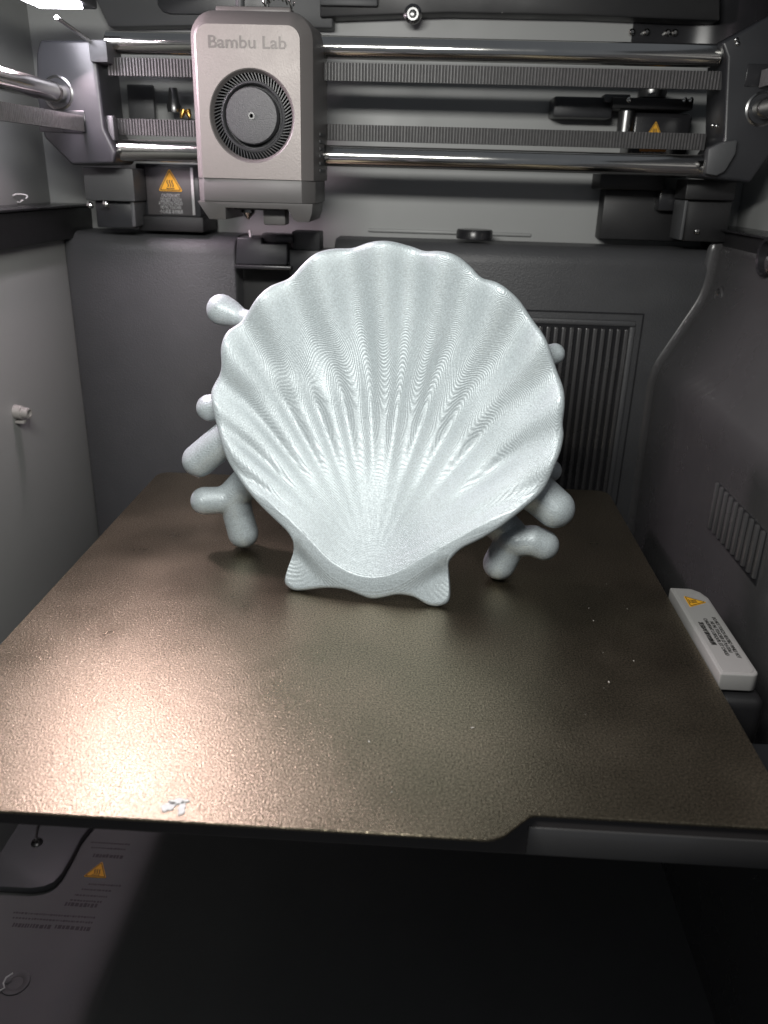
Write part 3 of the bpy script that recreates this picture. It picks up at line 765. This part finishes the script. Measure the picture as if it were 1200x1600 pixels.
text('label_text', ['CAUTION HOT'], .0018, at(1020, 239.5, Y=.1778), (1, 0, 0), (0, 0, 1), M['whiteink'], sm_)
cbx = empty('cable_box', tuple(at(905, 185, Y=.19)), 'grey oblong cable box left of the rear stepper motor', 'box')
pb('box_body', 865, 151, 958, 184, .181, .02, M['block'], cbx, .0012)
pb('box_tab', 945, 147, 985, 160, .178, .01, M['bracket'], cbx, .0006)

# right hand supports under the block
rs2 = empty('right_support', tuple(at(1105, 370, Y=.165)), 'dark support post under the right end block', 'support')
pb('support_cap', 1072, 281, 1150, 313, .155, .02, M['black'], rs2, .0008)
pb('support_post', 1070, 313, 1140, 378, .160, .02, M['black'], rs2, .0008)
pb('support_edge', 1066, 313, 1071, 375, .156, .02, M['bracket'], rs2, .0004)
pb('post_screw', 1086, 358, 1094, 366, .158, .003, M['darksteel'], rs2, .0008)

# left hand supports and motor with label
ls2 = empty('left_support', tuple(at(165, 350, Y=.15)), 'grey support bracket under the left end block', 'support')
pb('support_cap', 131, 262, 209, 314, .150, .02, M['bracket'], ls2, .0008)
pb('support_post', 150, 314, 210, 356, .156, .02, M['block'], ls2, .0008)
pb('support_edge', 205, 316, 211, 354, .152, .02, M['bracket'], ls2, .0004)
lm_ = empty('left_motor', tuple(at(262, 350, Y=.170)), 'dark motor with orange heat warning label left of the head', 'motor')
pb('motor_body', 214, 256, 312, 342, .1715, .03, M['block'], lm_, .001)
pb('motor_foot', 216, 338, 318, 362, .165, .03, M['black'], lm_, .001)
pb('motor_label', 229, 262, 304, 336, .1709, .0004, M['label'], lm_, .0002)
pb('label_edge', 299, 262, 303, 336, .1706, .0004, M['whiteink'], lm_, .0001)
warn_triangle(lm_, at(266, 287, Y=.1706), (1, 0, 0), (0, 0, 1), .0135)
text('label_text', ['CAUTION HOT', 'DO NOT TOUCH'], .0026, at(267, 309, Y=.1706), (1, 0, 0), (0, 0, 1), M['whiteink'], lm_, gap=.8, width=.0115)
text('label_text', ['ATTENTION CHAUD', 'NE PAS TOUCHER'], .0026, at(267, 321, Y=.1706), (1, 0, 0), (0, 0, 1), M['whiteink'], lm_, gap=.8, width=.0135)
text('label_text', ['\u5c0f\u5fc3\u9ad8\u6e29 \u8bf7\u52ff\u89e6\u6478'], .0024, at(268, 331, Y=.1706), (1, 0, 0), (0, 0, 1), M['whiteink'], lm_, width=.0130)
fit = empty('brass_fitting', tuple(at(285, 180, Y=.19)), 'small brass fitting glimpsed left of the head', 'fitting')
p = at(290, 176, Y=.182)
for dx in (-.0016, .0016): lathe('fitting_tip', (p.x+dx, p.y, p.z), (dx*200, -.3, -1), [(.0016, -.0014), (.0014, .0012), (.0006, .0030)], M['brass'], fit, 16)
lathe('fitting_body', tuple(at(272, 166, Y=.185)), (0, 0, 1), [(.0036, -.003), (.0040, 0), (.0030, .002), (.0022, .009)], M['darksteel'], fit, 20)
pl_ = pb('rear_plate', 200, 132, 240, 192, .190, .004, M['bracket'], None, .0006); tag(pl_, 'pale upright plate behind the belts left of the head', 'plate')

# ================================================================== PRINT HEAD
YH = .100
hd = empty('print_head', tuple(at(400, 350, Y=YH+.02)), 'taupe print head with a round fan on its front', 'print head')
def hx(px, py): return at(px, py, Y=YH).x
def hz(px, py): return at(px, py, Y=YH).z
fxl, fxr = hx(311, 160), hx(470, 160)                 # flat front face
sxl, sxr = hx(297, 160), hx(489, 160)                 # full width behind the chamfer
ztop_f, ztop = hz(390, 38), hz(390, 12); zmid = hz(395, 280); zlow = hz(395, 316); zbot = hz(395, 345)
def topround(xl, xr, zt_, zb_, r, n=8, cham=False):
    pts = [(xl, zb_), ]
    for i in range(n):
        a = R(180-90*i/(n-1)); pts.append((xl+r+r*math.cos(a), zt_-r+r*math.sin(a)))
    for i in range(n):
        a = R(90-90*i/(n-1)); pts.append((xr-r+r*math.cos(a), zt_-r+r*math.sin(a)))
    pts.append((xr, zb_)); return pts
rg = [[Vector((x, YH+.0003, z)) for x, z in topround(fxl, fxr, ztop_f, zmid, .0058)],
      [Vector((x, YH+.0010, z)) for x, z in topround(fxl-.0010, fxr+.0010, ztop_f+.0014, zmid, .0066)],
      [Vector((x, YH+.0050, z)) for x, z in topround(sxl+.0006, sxr-.0006, ztop-.0012, zmid, .0100)],
      [Vector((x, YH+.0075, z)) for x, z in topround(sxl, sxr, ztop, zmid, .0110)],
      [Vector((x, YH+.0480, z)) for x, z in topround(sxl, sxr+.0008, ztop+.001, zmid, .0110)]]
loft('head_cover', rg, M['cover'], hd, False, True, ang=22)
# front plate with round opening
fc = at(394, 182, Y=YH); RF = .0196; n = 96
rect = [Vector((x, z)) for x, z in topround(fxl+.0001, fxr-.0001, ztop_f-.0001, zmid+.0001, .0057, 16)]
def ray_hit(c, a):
    d = Vector((math.cos(a), math.sin(a))); best = None
    for i in range(len(rect)):
        p, q = rect[i], rect[(i+1) % len(rect)]; e = q-p; den = d.x*e.y-d.y*e.x
        if abs(den) < 1e-12: continue
        t = ((p.x-c.x)*e.y-(p.y-c.y)*e.x)/den; s_ = ((p.x-c.x)*d.y-(p.y-c.y)*d.x)/den
        if t > 0 and -1e-6 <= s_ <= 1+1e-6 and (best is None or t < best): best = t
    return c+d*best
c2 = Vector((fc.x, fc.z)); angs = sorted([2*math.pi*i/n for i in range(n)] + [math.atan2(p.y-c2.y, p.x-c2.x) % (2*math.pi) for p in rect])
rA = [ray_hit(c2, a) for a in angs]
circ = lambda r, y: [Vector((c2.x+r*math.cos(a), y, c2.y+r*math.sin(a))) for a in angs]
loft('front_plate', [[Vector((p.x, YH+.0008, p.y)) for p in rA], [Vector((p.x, YH-.0004, p.y)) for p in rA], circ(RF, YH-.0004)], M['plate'], hd, False, False, ang=20)
loft('fan_bezel', [circ(RF, YH-.0004), circ(RF-.0005, YH-.0001), circ(RF-.0016, YH+.0022), circ(RF-.0017, YH+.013)], M['cover'], hd, False, False, ang=25)
lathe('fan_well', (fc.x, YH+.0115, fc.z), (0, -1, 0), [(RF-.001, 0), (.002, .0002)], M['ink'], hd, 48, True, True)
bm = bmesh.new(); nbld = 72; r0, r1 = .0147, .0180
for i in range(nbld):
    a = 2*math.pi*i/nbld
    for_pts = []
    for rr_, da, wd in ((r0, 0, .00030), (r1, .10, .00022)):
        ca, sa = math.cos(a+da), math.sin(a+da); tx, tz = -sa, ca
        for sg in (-1, 1):
            for yy in (YH+.0022, YH+.010): for_pts.append(Vector((fc.x+rr_*ca+tx*wd*sg, yy, fc.z+rr_*sa+tz*wd*sg)))
    V8 = [bm.verts.new(p) for p in for_pts]
    for f in ((0, 1, 3, 2), (4, 5, 7, 6), (0, 1, 5, 4), (2, 3, 7, 6), (0, 2, 6, 4), (1, 3, 7, 5)): bm.faces.new([V8[k] for k in f])
o = bmobj('fan_blades', bm, M['blade'], hd, sm=False); o['kind'] = 'stuff'
lathe('fan_ring', (fc.x, YH+.010, fc.z), (0, -1, 0), [(.0150, 0), (.0150, .0074), (.0147, .0082), (.0139, .0086), (.0135, .0080), (.0133, .004), (.0118, .0036)], M['fan'], hd, 64, True, False)
hub = lathe('fan_hub', (fc.x-.0004, YH+.010, fc.z+.0003), (0, -1, 0), [(.0119, 0), (.0119, .0088), (.0115, .0094), (.0105, .0095), (.0012, .0095), (.0010, .0089)], M['fan'], hd, 64)
lathe('hub_ring', (fc.x-.0004, YH+.0005, fc.z+.0003), (0, -1, 0), [(.0015, 0), (.0015, .0003), (.0009, .0003), (.0008, 0)], M['darksteel'], hub, 20)
# pressed name
text('lettering', ['Bambu Lab'], .0070, Vector(((hx(325, 70)+hx(447, 70))/2, YH-.0004, hz(386, 67))), (1, 0, 0), (0, 0, 1), M['letter'], hd, lift=.00005, extrude=.00010, width=hx(447, 70)-hx(325, 70), offset=.00006)
# nose: band and notched skirt
def bandpts(z): return [(fxl, YH), (fxr, YH), (sxr, YH+.0075), (sxr, YH+.045), (sxl, YH+.045), (sxl, YH+.0075)]
loft('nose_band', [[Vector((x, y, z)) for x, y in bandpts(z)] for z in (zlow, zmid-.0001)], M['lower'], hd, bevel=.0003)
nx0, nx1 = hx(352, 335), hx(456, 335); zn = hz(400, 326)
sk = [(sxl+.0006, zlow-.0001), (sxl+.0026, zbot+.0045), (sxl+.0055, zbot), (nx0-.0004, zbot), (nx0, zn), (nx1-.002, zn), (nx1+.0004, zbot+.001), (nx1+.002, zbot), (fxr+.003, zbot), (sxr-.001, zbot+.004), (sxr-.0005, zlow-.0001)]
def yf(z): return YH+.0006+(zlow-z)*.22
loft('nose_skirt', [[Vector((x, yf(z), z)) for x, z in sk], [Vector((x, YH+.042, z)) for x, z in sk]], M['lower'], hd, bevel=.0003)
# hot end glimpsed in the notch
p = at(388, 345, Y=YH+.016)
lathe('nozzle', (p.x, YH+.016, zbot+.0065), (0, 0, -1), [(.0050, -.004), (.0050, .001), (.0034, .0015), (.0034, .0035), (.0018, .0052), (.0006, .0066)], M['darksteel'], hd, 24)
box('heater_block', nx0+.002, nx1-.008, YH+.009, YH+.026, zn-.001, zn+.004, M['black'], hd, .0006)
pb('duct', 411, 322, 446, 352, YH+.012, .012, M['lower'], hd, .001)
# side ribs and top pieces
for i in range(6):
    zz = hz(500, 205+i*12); box('side_rib', sxr, sxr+.0009, YH+.020, YH+.040, zz-.0012, zz+.0004, M['bracket'], hd, .0003)
path_tube('feed_tube', [at(375, 14, Y=YH+.02), at(376, -40, Y=YH+.02)], .0021, M['bracket'], hd, 16)
sp_ = []
p = at(430, 6, Y=YH+.022)
for i in range(90):
    a = i*.5; sp_.append((p.x-.006+i*.00016, p.y+.0026*math.cos(a), p.z+.0004+.0026*math.sin(a)+.004*math.sin(i/89*math.pi)))
path_tube('spring', sp_, .00045, M['steel'], hd, 6)
box('top_cap', fxl+.006, fxr-.006, YH+.014, YH+.044, ztop-.0005, ztop+.0030, M['cover'], hd, .001)

# ---- purge wiper in the chute
wp = empty('purge_wiper', tuple(at(428, 415, Y=YB-.004)), 'dark stepped wiper block below the print head nozzle', 'wiper')
pprism('wiper_block', [(370, 371), (408, 371), (409, 381), (449, 382), (448, 414), (368, 413)], YB-.006, .02, M['block'], wp, .0008)
pb('wiper_base', 366, 415, 455, 421, YB-.008, .022, M['gloss'], wp, .0005)
pb('wiper_cheek', 452, 391, 524, 432, YB-.002, .02, M['block'], wp, .0008)
pb('wiper_post', 456, 362, 500, 391, YB+.002, .016, M['bracket'], wp, .0008)
pb('wiper_bar', 408, 366, 458, 380, YB-.001, .014, M['gloss'], wp, .0006)
p = at(391, 372, Y=YB-.002)
path_tube('ooze', [(p.x, p.y, p.z), (p.x+.0004, p.y, p.z+.0020), (p.x-.0002, p.y, p.z+.0042)], .0008, M['scrap'], wp)

# ---- lamp on the left
lp = empty('chamber_lamp', (-.150, .085, .228), 'lit white light bar high at the top left corner', 'lamp')
box('lamp_housing', -.164, -.138, .045, .125, .2295, .2360, M['block'], lp, .0008)
box('lamp_diffuser', -.160, -.140, .050, .1120, .2275, .2294, M['lit'], lp, .0004)
path_tube('lamp_glint', [at(88, 27, Y=.095), at(115, 46, Y=.112), at(142, 65, Y=.128)], .0009, M['steel'], lp, 12)  # added steel tube standing in for the lamp's reflected streak

# ---- latch socket on the right edge
p = at(1200, 402, X=.1775)
lt = lathe('door_sensor', (.1775, p.y, p.z), (-1, 0, 0), [(.0088, -.001), (.0088, .0016), (.0080, .0024), (.0070, .0018), (.0062, -.002)], M['gloss'], None, 40, False, True)
tag(lt, 'glossy round sensor ring at the right edge under the ledge', 'sensor')

# ---- little things on the left ledge
p = at(37, 319, Z=.1420)
sw2 = path_tube('filament_scrap', [(p.x-.002+.0035*math.cos(a)*(1+.3*math.sin(2*a)), p.y+.0025*math.sin(2*a), .1427+.0022*(1+math.sin(a))) for a in [i*.35 for i in range(18)]], .0004, M['scrap'])
tag(sw2, 'looped white filament scrap lying on the left ledge', 'filament scrap')
p = at(113, 316, Z=.1420)
gs = path_tube('filament_scrap', [(p.x, p.y, .1422), (p.x+.0005, p.y, .1440), (p.x-.0003, p.y, .1460)], .0009, M['scrapg']); tag(gs, 'bright green filament bit on the left ledge', 'filament scrap')
for i, (sx_, sy_, lb_) in enumerate(((140, 320, 'tiny bright screw head nearer the end block bracket'), (165, 318, 'tiny bright screw head right below the grey bracket'))):
    p = at(sx_, sy_, Y=.148); sc_ = lathe('ledge_screw', tuple(p), (0, -1, .3), [(.0016, -.002), (.0016, .0006), (.0008, .0011)], M['steel'], None, 16); tag(sc_, lb_, 'screw')
for (sx_, sy_), wh in zip(((987, 50), (1010, 50), (1043, 51), (1054, 51)), ('leftmost', 'second from left', 'third from left', 'rightmost')):
    p = at(sx_, sy_, Y=.1975); sc_ = lathe('rear_screw', tuple(p), (0, -1, 0), [(.0016, -.002), (.0016, .0008), (.0008, .0014)], M['steel'], None, 16)
    tag(sc_, wh+' tiny bright screw of four above the right end of the upper rod', 'screw', 'screws above the upper rod')
